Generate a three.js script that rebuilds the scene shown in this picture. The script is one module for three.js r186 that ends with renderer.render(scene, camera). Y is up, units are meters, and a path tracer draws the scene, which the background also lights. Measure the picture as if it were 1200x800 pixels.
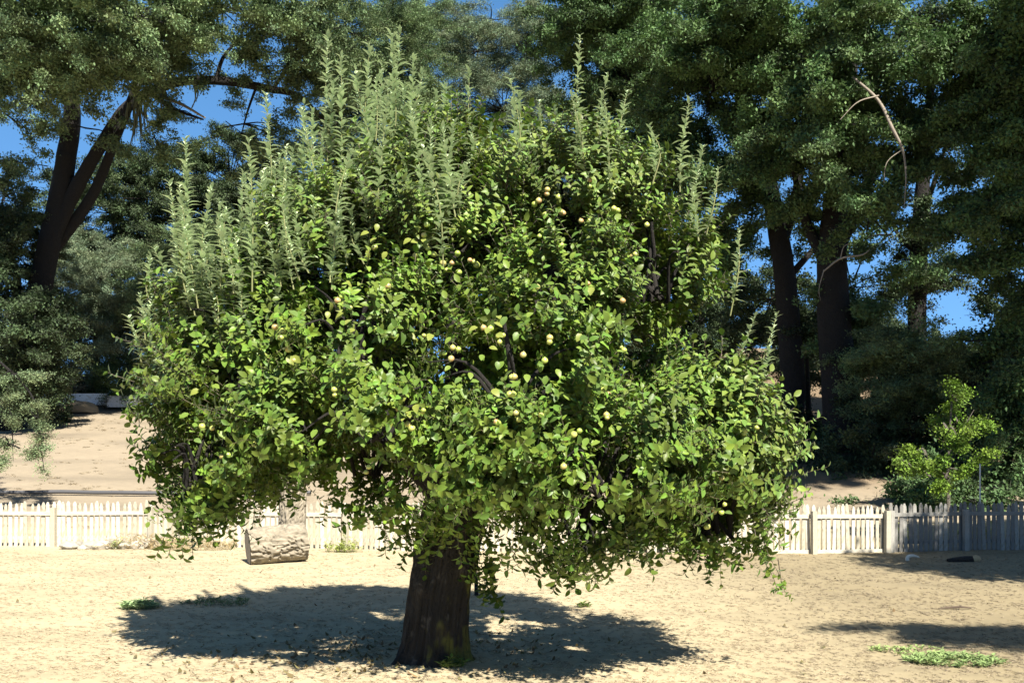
import * as THREE from 'three';
import { ImprovedNoise } from 'three/addons/math/ImprovedNoise.js';
import { mergeGeometries, mergeVertices } from 'three/addons/utils/BufferGeometryUtils.js';

/* ------------------------------------------------------------ camera, sky, sun, exposure */
const scene = new THREE.Scene();
const EYE = 2.0, FOCAL = 1099;                       // metres above the ground; focal length in 1200x800 pixels
const camera = new THREE.PerspectiveCamera(40, 1024 / 682, 0.1, 2000);
camera.position.set(0, EYE, 0);
camera.lookAt(0, EYE, -10);
camera.setViewOffset(1200, 800, 0, -140, 1200, 800); // shifted lens: the horizon lies below the middle
camera.focus = 8.6;
camera.userData.fStop = 8;

const renderer = new THREE.WebGLRenderer({ antialias: true });
renderer.setSize(1024, 682);
renderer.toneMapping = THREE.LinearToneMapping;
renderer.toneMappingExposure = 3.0;
renderer.shadowMap.enabled = true;

const lerp = (a, b, t) => a + (b - a) * t;
const SUN = new THREE.Vector3(0.41, 1, 0.60).normalize();
function makeSky() {                                  // clear blue air, paler towards the horizon and the sun
  const W = 512, H = 256, data = new Float32Array(W * H * 4), v = new THREE.Vector3();
  for (let j = 0; j < H; j++) for (let i = 0; i < W; i++) {
    const up = ((j + 0.5) / H - 0.5) * Math.PI, a = ((i + 0.5) / W - 0.5) * 2 * Math.PI;
    v.set(Math.cos(a) * Math.cos(up), Math.sin(up), Math.sin(a) * Math.cos(up));
    const e = Math.max(0, v.y), t = Math.pow(1 - e, 3.2), c = Math.max(0, v.dot(SUN)), glow = 0.55 * Math.pow(c, 5) + 3 * Math.pow(c, 50);
    const k = (j * W + i) * 4;
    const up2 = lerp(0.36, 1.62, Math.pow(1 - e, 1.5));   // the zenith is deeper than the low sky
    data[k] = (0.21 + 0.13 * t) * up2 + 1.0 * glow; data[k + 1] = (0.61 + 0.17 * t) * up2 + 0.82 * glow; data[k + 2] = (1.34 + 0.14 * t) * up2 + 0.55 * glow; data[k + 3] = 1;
    if (v.y < 0) { const m = Math.min(1, -v.y * 6); data[k] += (0.12 - data[k]) * m; data[k + 1] += (0.11 - data[k + 1]) * m; data[k + 2] += (0.09 - data[k + 2]) * m; }
  }
  const t = new THREE.DataTexture(data, W, H, THREE.RGBAFormat, THREE.FloatType);
  t.mapping = THREE.EquirectangularReflectionMapping; t.magFilter = t.minFilter = THREE.LinearFilter; t.needsUpdate = true;
  return t;
}
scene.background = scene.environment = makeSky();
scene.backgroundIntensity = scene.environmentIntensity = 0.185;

const sun = new THREE.DirectionalLight(new THREE.Color(1, 0.94, 0.83), 5);
sun.position.copy(SUN).multiplyScalar(120); sun.target.position.set(0, 0, -30);
sun.castShadow = true; sun.shadow.mapSize.set(4096, 4096);
Object.assign(sun.shadow.camera, { left: -70, right: 70, top: 70, bottom: -70, near: 1, far: 300 });
sun.name = 'sun'; scene.add(sun, sun.target);

/* ------------------------------------------------------------ helpers */
const V = (x, y, z) => new THREE.Vector3(x, y, z);
function rngOf(seed) { let a = seed >>> 0; return () => { a = (a + 0x6d2b79f5) >>> 0; let t = Math.imul(a ^ (a >>> 15), 1 | a); t = (t + Math.imul(t ^ (t >>> 7), 61 | t)) ^ t; return ((t ^ (t >>> 14)) >>> 0) / 4294967296; }; }
const perlin = new ImprovedNoise();
const noise = (x, y, z = 0) => perlin.noise(x, y, z);
const fbm = (x, y, z = 0) => 0.55 * noise(x, y, z) + 0.28 * noise(x * 2.1 + 5, y * 2.1, z * 2.1) + 0.17 * noise(x * 4.3, y * 4.3 + 9, z * 4.3);
const clamp = (x, a, b) => Math.min(b, Math.max(a, x));
const smooth = (x, a, b) => { const t = clamp((x - a) / (b - a), 0, 1); return t * t * (3 - 2 * t); };
const at = (px, py, d) => V((px - 600) * d / FOCAL, EYE - (py - 540) * d / FOCAL, -d);   // layout sketch to metres
const gauss = (r) => (r() + r() + r() + r() - 2) * 0.87;
const used = new Map();
function numbered(n) { const k = used.get(n) || 0; used.set(n, k + 1); return k ? n + '_' + String(k).padStart(3, '0') : n; }
function tag(o, label, category, group, kind) { o.userData.label = label; if (category) o.userData.category = category; if (group) o.userData.group = group; if (kind) o.userData.kind = kind; return o; }
function shadows(m) { m.castShadow = m.receiveShadow = true; return m; }
function thing(name, label, category, p, group) { const g = new THREE.Group(); g.name = numbered(name); g.position.copy(p); scene.add(g); return tag(g, label, category, group); }
function part(name, geo, mat, parent) { const m = shadows(new THREE.Mesh(geo, mat)); m.name = name; parent.add(m); return m; }
function copies(name, geo, mat, list, parent) {       // list: {m: Matrix4, c: Color}
  const im = shadows(new THREE.InstancedMesh(geo, mat, list.length)); im.name = name; im.userData.kind = 'stuff';
  list.forEach((e, i) => { im.setMatrixAt(i, e.m); im.setColorAt(i, e.c); }); parent.add(im); return im;
}
const col = (r, g, b) => new THREE.Color().setRGB(r, g, b);
function std(c, rough = 0.9, extra = {}) { return new THREE.MeshStandardMaterial({ color: c, roughness: rough, ...extra }); }
function dataTex(n, f, { srgb = false, h = n } = {}) {
  const d = new Uint8Array(n * h * 4);
  for (let y = 0; y < h; y++) for (let x = 0; x < n; x++) { const c = f(x / n, y / h), k = (y * n + x) * 4; for (let i = 0; i < 3; i++) d[k + i] = clamp(Math.round((c.length ? c[i] : c) * 255), 0, 255); d[k + 3] = 255; }
  const t = new THREE.DataTexture(d, n, h); t.wrapS = t.wrapT = THREE.RepeatWrapping; t.magFilter = THREE.LinearFilter; t.minFilter = THREE.LinearMipmapLinearFilter; t.generateMipmaps = true;
  if (srgb) t.colorSpace = THREE.SRGBColorSpace; t.needsUpdate = true; return t;
}
// seamless noise over the unit square
const tile = (u, v, f, s) => { const a = u * 2 * Math.PI, b = v * 2 * Math.PI, R = f / (2 * Math.PI); return noise(R * Math.cos(a) + s, R * Math.sin(a) + R * Math.cos(b) * 1.3 - s, R * Math.sin(b) * 1.3 + s * 0.7); };

/* terrain height: flat yard, a slope beyond the fence, higher under the wood on the right */
function ground(x, z) {
  const d = -z, right = smooth(x, 3, 15);
  let t = d - 32; t = t < -6 ? 0 : t > 6 ? t : (t + 6) * (t + 6) / 24;
  const cap = lerp(30, 42, right); if (t > cap) t = cap + 7 * (1 - Math.exp(-(t - cap) / 7));
  let h = lerp(0.18, 0.25, right) * t;
  h += 0.07 * fbm(x / 5, z / 5) * smooth(d, 0, 12) + 0.018 * fbm(x * 1.1, z * 1.1 + 40);
  h += smooth(d, 34, 60) * 0.35 * fbm(x / 9 + 3, z / 9);
  h += 0.07 * Math.exp(-((x + 0.75) ** 2 + (z + 9.2) ** 2) / 0.5);   // soil heaped round the apple trunk
  return h;
}
function tube(points, { radial = 8, steps = 12, bark = 0, freq = 9, capEnd = true } = {}) {   // points: [Vector3, radius]
  const curve = new THREE.CatmullRomCurve3(points.map((p) => p[0]), false, 'centripetal'), n = steps * (points.length - 1);
  const frames = curve.computeFrenetFrames(n, false), pos = [], uv = [], idx = [];
  const len = curve.getLength();
  for (let i = 0; i <= n; i++) {
    const t = i / n, f = t * (points.length - 1), k = Math.min(points.length - 2, Math.floor(f)), r = lerp(points[k][1], points[k + 1][1], f - k), c = curve.getPoint(t);
    for (let j = 0; j <= radial; j++) {
      const a = (j / radial) * 2 * Math.PI, ca = Math.cos(a), sa = Math.sin(a);
      let rr = r;
      if (bark) { const s = t * len; rr *= 1 + bark * (1.6 * (0.5 - Math.abs(noise(ca * freq * 0.5 + 3, sa * freq * 0.5, s * 1.6))) + 0.9 * noise(ca * 1.6, sa * 1.6 + 8, s * 0.9) + 0.5 * noise(ca * freq, sa * freq, s * 4)); }
      pos.push(c.x + rr * (ca * frames.normals[i].x + sa * frames.binormals[i].x), c.y + rr * (ca * frames.normals[i].y + sa * frames.binormals[i].y), c.z + rr * (ca * frames.normals[i].z + sa * frames.binormals[i].z));
      uv.push(j / radial * Math.max(1, Math.round(2 * Math.PI * r)), t * len);
      if (i < n && j < radial) { const b = i * (radial + 1) + j; idx.push(b, b + 1, b + radial + 1, b + 1, b + radial + 2, b + radial + 1); }
    }
  }
  if (capEnd) { const c = pos.length / 3, e = curve.getPoint(1); pos.push(e.x, e.y, e.z); uv.push(0, len); for (let j = 0; j < radial; j++) idx.push(n * (radial + 1) + j, n * (radial + 1) + j + 1, c); }
  const g = new THREE.BufferGeometry(); g.setAttribute('position', new THREE.Float32BufferAttribute(pos, 3)); g.setAttribute('uv', new THREE.Float32BufferAttribute(uv, 2)); g.setIndex(idx); g.computeVertexNormals(); return g;
}
const local = (pts, o) => pts.map(([p, r]) => [p.clone().sub(o), r]);

/* a leaf: base at the origin, along +y, face towards +z, folded on its midrib and bent back */
function leafVerts(L, W, bend, fold, fine) {
  const rows = fine ? [[0.22, 0.78], [0.52, 1], [0.8, 0.62]] : [[0.45, 1]], p = [[0, 0, 0]], f = [];
  for (const [t, w] of rows) { const z = -bend * L * t * t; p.push([-W / 2 * w, L * t, z + fold * W * w], [0, L * t, z], [W / 2 * w, L * t, z + fold * W * w]); }
  p.push([0, L, -bend * L]);
  if (!fine) { p.splice(2, 1); return { p, f: [[0, 2, 3], [0, 3, 1]] }; }
  f.push([0, 2, 1], [0, 3, 2]);
  for (let i = 0; i < rows.length - 1; i++) { const a = 1 + 3 * i; f.push([a, a + 1, a + 4], [a, a + 4, a + 3], [a + 1, a + 2, a + 5], [a + 1, a + 5, a + 4]); }
  const a = 1 + 3 * (rows.length - 1), e = p.length - 1; f.push([a, a + 1, e], [a + 1, a + 2, e]);
  return { p, f };
}
class Leaves {
  constructor() { this.pos = []; this.col = []; this.idx = []; }
  add(m, c, L, W, bend = 0.15, fold = 0.12, fine = true) {
    const { p, f } = leafVerts(L, W, bend, fold, fine), o = this.pos.length / 3, v = V(0, 0, 0);
    for (const q of p) { v.set(...q).applyMatrix4(m); this.pos.push(v.x, v.y, v.z); this.col.push(c[0], c[1], c[2]); }
    for (const t of f) this.idx.push(o + t[0], o + t[1], o + t[2]);
  }
  stick(a, b, r0, r1, c) {
    const dir = b.clone().sub(a).normalize(), s = V(dir.z + 0.3, 0.2, -dir.x).cross(dir).normalize(), t = dir.clone().cross(s), o = this.pos.length / 3;
    for (const [q, r] of [[a, r0], [b, r1]]) for (let k = 0; k < 4; k++) { const w = k * Math.PI / 2, e = q.clone().addScaledVector(s, r * Math.cos(w)).addScaledVector(t, r * Math.sin(w)); this.pos.push(e.x, e.y, e.z); this.col.push(...c); }
    for (let k = 0; k < 4; k++) { const n = (k + 1) % 4; this.idx.push(o + k, o + n, o + 4 + k, o + n, o + 4 + n, o + 4 + k); }
  }
  geo() { const g = new THREE.BufferGeometry(); g.setAttribute('position', new THREE.Float32BufferAttribute(this.pos, 3)); g.setAttribute('color', new THREE.Float32BufferAttribute(this.col, 3)); g.setIndex(this.idx); g.computeVertexNormals(); return g; }
}
function aim(p, dir, roll, s = 1, face = null) {       // matrix: +y along dir, +z turned by roll (or towards face)
  const y = dir.clone().normalize(); let z = face ? face.clone() : V(Math.cos(roll), 0.35, Math.sin(roll));
  z.addScaledVector(y, -z.dot(y)); if (z.lengthSq() < 1e-4) z.set(y.y, -y.x, 0.1).addScaledVector(y, -0.1 * y.z); z.normalize();
  const x = y.clone().cross(z); return new THREE.Matrix4().makeBasis(x, y, z).scale(V(s, s, s)).setPosition(p);
}

/* ------------------------------------------------------------ materials */
const leafMat = (trans = 0.34, coat = 0) => new THREE.MeshPhysicalMaterial({ color: 0xffffff, vertexColors: true, roughness: 0.92, transmission: trans, thickness: 0, clearcoat: coat, clearcoatRoughness: 0.42, side: THREE.DoubleSide, specularIntensity: 0.5 });
const M = { appleLeaf: leafMat(0.22, 0.45), oakLeaf: leafMat(0.3, 0.1), grass: leafMat(0.3) };
const barkBump = dataTex(256, (u, v) => { const w = tile(u, v, 14, 2); const ridge = Math.abs(tile(u * 3 + w * 0.12, v, 10, 7)) * 1.5; return clamp(0.2 + ridge + 0.25 * tile(u, v, 30, 4), 0, 1); });
const barkTone = dataTex(256, (u, v) => { const ridge = Math.abs(tile(u * 3 + 0.12 * tile(u, v, 14, 2), v, 10, 7)) * 1.4, k = 0.55 + 0.5 * ridge + 0.25 * tile(u, v, 6, 11); return [k, k * 0.97, k * 0.93]; });
function barkMat(c, bump = 0.03) { const m = std(c, 0.95); m.bumpMap = barkBump; m.bumpScale = bump; m.map = barkTone; return m; }
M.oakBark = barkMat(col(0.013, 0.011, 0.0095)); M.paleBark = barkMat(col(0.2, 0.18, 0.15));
M.deadWood = std(col(0.2, 0.17, 0.135), 0.9); M.lichen = std(col(0.11, 0.125, 0.08), 1);
M.twig = std(col(0.07, 0.05, 0.035), 0.95);

/* ------------------------------------------------------------ ground */
{
  const xs = [], zs = [];
  for (let x = -200; x < -14; x += x < -60 ? 10 : 2) xs.push(x);
  for (let x = -14; x < 14; x += 0.14) xs.push(x);
  for (let x = 14; x <= 200; x += x < 60 ? 2 : 10) xs.push(x);
  for (let z = 30; z > 0; z -= 3) zs.push(z);
  for (let z = 0; z > -7; z -= 0.5) zs.push(z);
  for (let z = -7; z > -24; z -= 0.1) zs.push(z);
  for (let z = -24; z > -80; z -= 1) zs.push(z);
  for (let z = -80; z >= -320; z -= 12) zs.push(z);
  const pos = [], uv = [], c = [], idx = [];
  for (const z of zs) for (const x of xs) {
    const d = -z, y = ground(x, z);
    const rough = d < 26 ? 0.006 * noise(x * 2.5, z * 2.5) + 0.004 * noise(x * 11, z * 11) : 0.1 * noise(x, z);
    pos.push(x, y + rough, z); uv.push(x / 3.2, z / 3.2);
    // straw-coloured grass, greyer bare earth in streaks, warmer soil on the right; pale beige field on the slope
    let a = [0.392, 0.334, 0.216];
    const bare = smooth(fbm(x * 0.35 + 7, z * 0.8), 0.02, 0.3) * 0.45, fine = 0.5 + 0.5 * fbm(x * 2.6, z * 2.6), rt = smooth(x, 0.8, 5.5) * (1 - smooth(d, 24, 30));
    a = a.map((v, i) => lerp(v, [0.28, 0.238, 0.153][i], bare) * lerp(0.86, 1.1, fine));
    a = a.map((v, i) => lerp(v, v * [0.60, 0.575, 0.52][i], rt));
    const field = smooth(d, 27, 31); a = a.map((v, i) => lerp(v, [0.26, 0.215, 0.155][i] * lerp(0.8, 1.12, fine) * (1 - 0.25 * smooth(fbm(x * 0.22, z * 0.5 + 30), 0.05, 0.3)), field));
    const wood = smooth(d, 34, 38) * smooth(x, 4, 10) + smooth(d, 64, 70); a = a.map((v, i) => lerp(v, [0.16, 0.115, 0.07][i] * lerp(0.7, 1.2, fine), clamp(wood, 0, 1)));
    c.push(...a);
  }
  const n = xs.length;
  for (let j = 0; j < zs.length - 1; j++) for (let i = 0; i < n - 1; i++) { const b = j * n + i; idx.push(b, b + 1, b + n, b + 1, b + n + 1, b + n); }
  const g = new THREE.BufferGeometry(); g.setAttribute('position', new THREE.Float32BufferAttribute(pos, 3)); g.setAttribute('uv', new THREE.Float32BufferAttribute(uv, 2)); g.setAttribute('color', new THREE.Float32BufferAttribute(c, 3)); g.setIndex(idx); g.computeVertexNormals();
  const r = rngOf(5), N = 1024, buf = new Float32Array(N * N).fill(0.5);      // matted straw: thousands of short strokes
  for (let k = 0; k < 26000; k++) { let x = r() * N, y = r() * N; const a = r() * 6.28, l = 6 + r() * 22, w = 0.5 + (r() - 0.42) * 1.1; for (let t = 0; t < l; t++) { const q = (((y | 0) + N) % N) * N + (((x | 0) + N) % N); buf[q] = lerp(buf[q], w, 0.6); x += Math.cos(a); y += Math.sin(a); } }
  const tone = dataTex(N, (u, v) => { const s = buf[Math.floor(v * N) * N + Math.floor(u * N)], k = 0.83 + 0.15 * s + 0.08 * tile(u, v, 9, 3) + 0.07 * tile(u, v, 40, 6); return [k, k * 0.985, k * 0.95]; });
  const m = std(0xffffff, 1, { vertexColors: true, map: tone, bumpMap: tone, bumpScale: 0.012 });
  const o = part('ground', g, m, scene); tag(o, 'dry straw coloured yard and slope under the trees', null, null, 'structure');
}

/* ------------------------------------------------------------ the apple tree */
const AT = at(505, 782, 9.2); AT.y = ground(AT.x, AT.z) - 0.04;
const lobes = [   // sketch x, y, distance, radii in metres, twigs
  [285, 485, 8.7, 0.88, 0.95, 1.0, 520], [285, 400, 9.3, 0.98, 0.8, 1.1, 470], [395, 310, 9.4, 1.05, 0.8, 1.1, 480], [520, 270, 9.2, 1.05, 0.9, 1.15, 520],
  [680, 240, 9.6, 1.0, 0.7, 1.0, 420], [762, 325, 9.3, 0.72, 0.8, 1.0, 430], [600, 450, 7.7, 0.95, 0.75, 0.75, 430], [700, 545, 7.7, 0.9, 0.62, 0.8, 440],
  [812, 535, 8.5, 0.86, 0.9, 0.95, 560], [440, 480, 7.9, 0.85, 0.66, 0.8, 460], [655, 360, 8.5, 1.0, 0.75, 0.85, 430], [410, 395, 8.2, 0.82, 0.7, 0.8, 360],
  [678, 608, 7.9, 0.4, 0.34, 0.4, 90], [842, 596, 8.5, 0.45, 0.42, 0.5, 150], [232, 545, 8.7, 0.45, 0.5, 0.5, 120], [560, 560, 7.9, 0.6, 0.42, 0.5, 170],
  [400, 430, 10.2, 1.3, 1.0, 0.9, 420], [680, 420, 10.2, 1.4, 1.1, 0.9, 480], [540, 340, 10.0, 1.3, 1.0, 0.8, 420], [450, 225, 9.6, 0.7, 0.5, 0.6, 160], [345, 508, 8.3, 0.6, 0.4, 0.6, 220], [610, 545, 7.8, 0.7, 0.5, 0.6, 260], [540, 250, 9.9, 1.2, 0.7, 0.8, 260], [300, 495, 9.8, 1.0, 0.75, 0.5, 520], [430, 530, 9.4, 0.6, 0.35, 0.5, 200], [800, 520, 9.4, 0.8, 0.8, 0.6, 300], [560, 190, 9.6, 0.7, 0.45, 0.7, 160],
].map(([px, py, d, rx, ry, rz, n]) => ({ c: at(px, py, d), r: V(rx, ry, rz).multiplyScalar(0.84), n }));
function front(px, py) {                               // the nearest lobe surface along a sketch point
  const o = V(0, EYE, 0), dir = at(px, py, 1).sub(o); let best = null;
  for (const l of lobes) {
    const a = o.clone().sub(l.c).divide(l.r), b = dir.clone().divide(l.r), A = b.dot(b), B = a.dot(b), C = a.dot(a) - 1, D = B * B - A * C;
    if (D > 0) { const t = (-B - Math.sqrt(D)) / A; if (!best || t < best) best = t; }
  }
  return best ? dir.multiplyScalar(best).add(o) : null;
}
const tree = thing('apple_tree', 'big broad apple tree with a thick leaning trunk, hung with small yellow apples', 'tree', AT);
{
  const r = rngOf(11), T = (px, py, d, rad) => [at(px, py, d).sub(AT), rad];
  // trunk with flared foot, fissured bark and moss low on the right
  const tp = [T(503, 800, 9.2, 0.42), T(505, 784, 9.2, 0.36), T(509, 757, 9.2, 0.305), T(515, 700, 9.2, 0.275), T(524, 650, 9.2, 0.272), T(533, 600, 9.2, 0.30), T(538, 565, 9.2, 0.26)];
  const g = tube(tp, { radial: 170, steps: 40, bark: 0.11, freq: 24 }), p = g.attributes.position, cs = [];
  for (let i = 0; i < p.count; i++) { const x = p.getX(i), y = p.getY(i), z = p.getZ(i), a = Math.atan2(z, x), w = Math.exp(-Math.max(0, y) / 0.11), k = 1 + w * (0.04 + 0.15 * Math.max(-0.2, Math.sin(a * 5 + 1 + noise(x * 3, z * 3)))); let kk = k; for (const [ba, by, bs, bw] of [[1.9, 0.75, 0.14, 0.11], [1.15, 0.42, 0.1, 0.09], [2.6, 1.1, 0.12, 0.1], [0.4, 0.95, 0.13, 0.12]]) { const da = Math.atan2(Math.sin(a - ba), Math.cos(a - ba)) * 0.3; kk += bs * Math.exp(-(da * da + (y - by) ** 2) / (bw * bw)); } const cx = 0.05 + 0.14 * clamp(y, 0, 1.4); p.setX(i, cx + (x - cx) * kk); p.setZ(i, z * kk); }
  g.computeVertexNormals();
  for (let i = 0; i < p.count; i++) {
    const x = p.getX(i), y = p.getY(i), z = p.getZ(i), m = smooth(0.5 + fbm(x * 5, y * 3, z * 5) * 1.5 + (x - 0.12) * 1.6 - y * 0.75, 0.35, 0.75), k = 0.75 + 0.6 * noise(x * 9, y * 2.2, z * 9);
    const li = smooth(fbm(x * 9 + 9, y * 7, z * 9), 0.2, 0.4) * 0.3;  // pale flecks in the bark colour stand in for sun flecks
    cs.push(...[0.017, 0.0145, 0.011].map((v, q) => lerp(lerp(v * k, [0.12, 0.11, 0.095][q], li), [0.1, 0.1, 0.016][q] * k, m * 0.8)));
  }
  g.setAttribute('color', new THREE.Float32BufferAttribute(cs, 3));
  const bark = std(0xffffff, 0.96, { vertexColors: true, bumpMap: barkBump, bumpScale: 0.012 });
  part('trunk', g, bark, tree);
  const limbMat = barkMat(col(0.022, 0.018, 0.015), 0.01);
  const top = [536, 590, 9.2], forks = [[[455, 520, 9.0], 0, 0.13], [[450, 470, 9.1], 1, 0.12], [[470, 430, 9.2], 2, 0.14], [[535, 430, 9.2], 3, 0.15], [[590, 430, 9.4], 4, 0.13], [[640, 460, 9.2], 5, 0.12], [[575, 530, 8.5], 6, 0.12], [[620, 550, 8.5], 7, 0.11], [[680, 540, 8.9], 8, 0.12], [[490, 540, 8.6], 9, 0.1], [[470, 480, 10.2], 16, 0.11], [[600, 480, 10.2], 17, 0.12]];
  for (const [mid, k, rad] of forks) {
    const a = at(...top).sub(AT), b = at(...mid).sub(AT), c = lobes[k].c.clone().sub(AT), e = c.clone().add(V((r() - 0.5) * 0.8, 0.5, (r() - 0.5) * 0.6));
    part('limb', tube([[a.clone().add(V(0, -0.12, 0)), rad * 1.1], [b, rad * 0.66], [c, rad * 0.3], [e, 0.012]], { radial: 12, steps: 8, bark: 0.08, freq: 5 }), limbMat, tree);
  }
  const bits = [];
  for (const l of lobes) for (let k = 0; k < 9; k++) { const u = V(gauss(r), gauss(r) * 0.8 + 0.1, gauss(r)).normalize().multiply(l.r).multiplyScalar(0.92), c = l.c.clone().sub(AT), s = c.clone().addScaledVector(u, 0.1).add(V((r() - 0.5) * 0.3, -0.25, (r() - 0.5) * 0.3)); bits.push(tube([[s, 0.022], [c.clone().addScaledVector(u, 0.55).add(V(0, 0.08, 0)), 0.014], [c.clone().add(u), 0.005]], { radial: 5, steps: 4 })); }
  part('branches', mergeGeometries(bits), limbMat, tree).userData.kind = 'stuff';

  // leafy twigs
  const tone = () => { const k = 0.75 + 0.55 * r(), y = r(); return [0.094 * k * (0.8 + 0.45 * y), 0.16 * k, 0.013 * k]; };
  const twigs = [];
  for (let v = 0; v < 4; v++) {
    const L = new Leaves(), n = 15, len = 0.3 + 0.08 * v; let q = V(0, 0, 0), dir = V(0, 1, 0);
    for (let i = 0; i < n; i++) {
      const nx = q.clone().addScaledVector(dir, len / n); L.stick(q, nx, 0.0035, 0.0028, [0.09, 0.075, 0.035]); q = nx; dir.add(V((r() - 0.5) * 0.25, 0, (r() - 0.5) * 0.25)).normalize();
      const a = i * 2.4 + r() * 0.7, up = i === n - 1 ? 1.4 : 0.35 + 0.5 * r(), out = V(Math.cos(a), up, Math.sin(a)), s = 0.6 + 0.75 * r();
      L.add(aim(q, out, 0, 1, V(Math.cos(a) * -0.7 + (r() - 0.5) * 0.8, 1, Math.sin(a) * -0.7 + (r() - 0.5) * 0.8)), tone(), 0.082 * s, 0.048 * s, 0.1 + 0.5 * r(), 0.06 + 0.22 * r());
    }
    twigs.push(L.geo());
  }
  const lists = [[], [], [], []], put = (p, dir, s, c) => lists[Math.floor(r() * 4)].push({ m: aim(p.clone().sub(AT), dir, r() * 6.28, s), c });
  for (const [li, l] of lobes.entries()) for (let k = 0; k < l.n / 4.2; k++) {      // boughs: bunches of twigs with gaps between them
    const u = V(gauss(r), gauss(r), gauss(r)).normalize(), rough = 0.9 + 0.42 * fbm(u.x * 2.1 + li * 3.7, u.y * 2.1, u.z * 2.1);
    const f = (0.6 + 0.4 * Math.sqrt(r())) * rough, c = l.c.clone().add(u.clone().multiply(l.r).multiplyScalar(f)); if (c.z > -9.25 && fbm(c.x * 1.15 + 2, c.y * 1.15, c.z * 1.15) < (c.x < -1.4 && c.y < 2.7 ? -0.16 : 0)) continue; const bk = 0.65 + 0.6 * r();
    for (let j = 0; j < 7; j++) {
      const p = c.clone().add(V(gauss(r) * 0.11, gauss(r) * 0.08, gauss(r) * 0.11)), h = p.y;
      const dir = V(u.x * 0.7 + gauss(r) * 0.55, u.y * 0.4 + (h > 3.2 ? 0.8 : h < 1.9 ? -0.15 : 0.3) + gauss(r) * 0.4, u.z * 0.7 + gauss(r) * 0.55);
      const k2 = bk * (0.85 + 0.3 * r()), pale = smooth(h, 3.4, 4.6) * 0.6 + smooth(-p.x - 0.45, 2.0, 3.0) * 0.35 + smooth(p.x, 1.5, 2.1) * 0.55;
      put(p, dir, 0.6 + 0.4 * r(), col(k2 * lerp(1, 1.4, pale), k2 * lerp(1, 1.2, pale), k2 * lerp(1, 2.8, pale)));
    }
  }
  // sprays that hang below the outline and dangle beside the trunk
  const dangle = [[205, 585, 8.7], [208, 612, 8.6], [198, 550, 8.7], [188, 515, 8.8], [235, 595, 8.6], [190, 495, 8.9], [668, 655, 8.0], [655, 635, 8.0], [700, 640, 8.0], [730, 625, 8.1], [825, 635, 8.4], [850, 640, 8.4], [885, 632, 8.5], [892, 615, 8.5], [905, 570, 8.6], [790, 615, 8.3], [566, 640, 9.0], [570, 662, 9.0], [563, 676, 9.0], [572, 620, 9.0], [497, 605, 8.85], [505, 622, 8.85], [488, 618, 8.85], [430, 600, 8.5], [445, 590, 8.4], [385, 565, 8.5], [180, 405, 9.0], [176, 430, 9.0], [178, 450, 8.9], [640, 635, 8.1], [770, 612, 8.2], [560, 610, 8.5], [620, 610, 8.2], [520, 590, 8.6], [470, 590, 8.5]];
  for (const q of dangle) for (let k = 0; k < 5; k++) { const p = at(q[0] + gauss(r) * 9, q[1] + gauss(r) * 10, q[2] + gauss(r) * 0.1), k2 = 0.8 + 0.4 * r(); put(p, V(gauss(r) * 0.8, -0.5 + gauss(r) * 0.7, gauss(r) * 0.8), 0.7 + 0.3 * r(), col(k2, k2, k2)); }
  { const p = at(917, 690, 8.6); for (let k = 0; k < 4; k++) put(p.clone().add(V(gauss(r) * 0.03, k * 0.025, gauss(r) * 0.03)), V(gauss(r), -0.3, gauss(r)), 0.35, col(1, 1, 1)); part('hanging_stem', tube([[at(912, 655, 8.55).sub(AT), 0.004], [at(915, 675, 8.58).sub(AT), 0.003], [p.clone().sub(AT), 0.002]], { radial: 5, steps: 4 }), limbMat, tree); }
  lists.forEach((l, i) => copies('foliage', twigs[i], M.appleLeaf, l, tree));

  // upright shoots along the top, downy; part of their pale colour is painted light
  const shoots = [[383, 210, 384, 42], [399, 215, 400, 66], [431, 220, 433, 52], [452, 215, 458, 38], [466, 205, 469, 34], [420, 220, 441, 92], [478, 225, 495, 84], [497, 235, 511, 108], [541, 225, 550, 84], [523, 230, 533, 142], [352, 245, 356, 122], [316, 265, 312, 112], [331, 265, 336, 170], [222, 290, 217, 162], [236, 300, 247, 222], [206, 335, 198, 214], [597, 200, 598, 92], [628, 205, 619, 150], [677, 170, 680, 42], [704, 165, 712, 88], [724, 170, 735, 108], [797, 200, 808, 118], [765, 190, 760, 148], [897, 475, 911, 368], [856, 345, 866, 268], [828, 250, 842, 198], [184, 350, 176, 300], [165, 400, 150, 372], [411, 200, 416, 78], [445, 200, 448, 78], [376, 220, 366, 130], [505, 215, 520, 130], [480, 200, 484, 66], [290, 290, 285, 205], [258, 310, 264, 245], [580, 220, 575, 150], [655, 190, 650, 130], [392, 230, 391, 95], [462, 230, 473, 100], [436, 240, 424, 120], [348, 280, 344, 175], [300, 300, 322, 190], [560, 230, 566, 165], [365, 260, 378, 150], [512, 250, 505, 145]];
  for (let k = 0; k < 64; k++) { const x = 205 + 350 * r(), b = 350 - (x - 205) * 0.36 + gauss(r) * 38, t = b - 30 - 170 * r() * r(); shoots.push([x, b, x + gauss(r) * 34 - 8, t]); }   // the dense pale brush on the upper left
  for (let k = 0; k < 6; k++) { const x = 590 + 260 * r(), b = 195 + Math.max(0, x - 740) * 0.75 + gauss(r) * 18; shoots.push([x, b, x + gauss(r) * 22, b - 25 - 60 * r()]); }
  for (let k = 0; k < 18; k++) { const x = 175 + 90 * r(), b = 420 - (x - 175) * 0.6 + gauss(r) * 20; shoots.push([x, b, x - 12 + gauss(r) * 10, b - 50 - 30 * r()]); }
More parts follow.
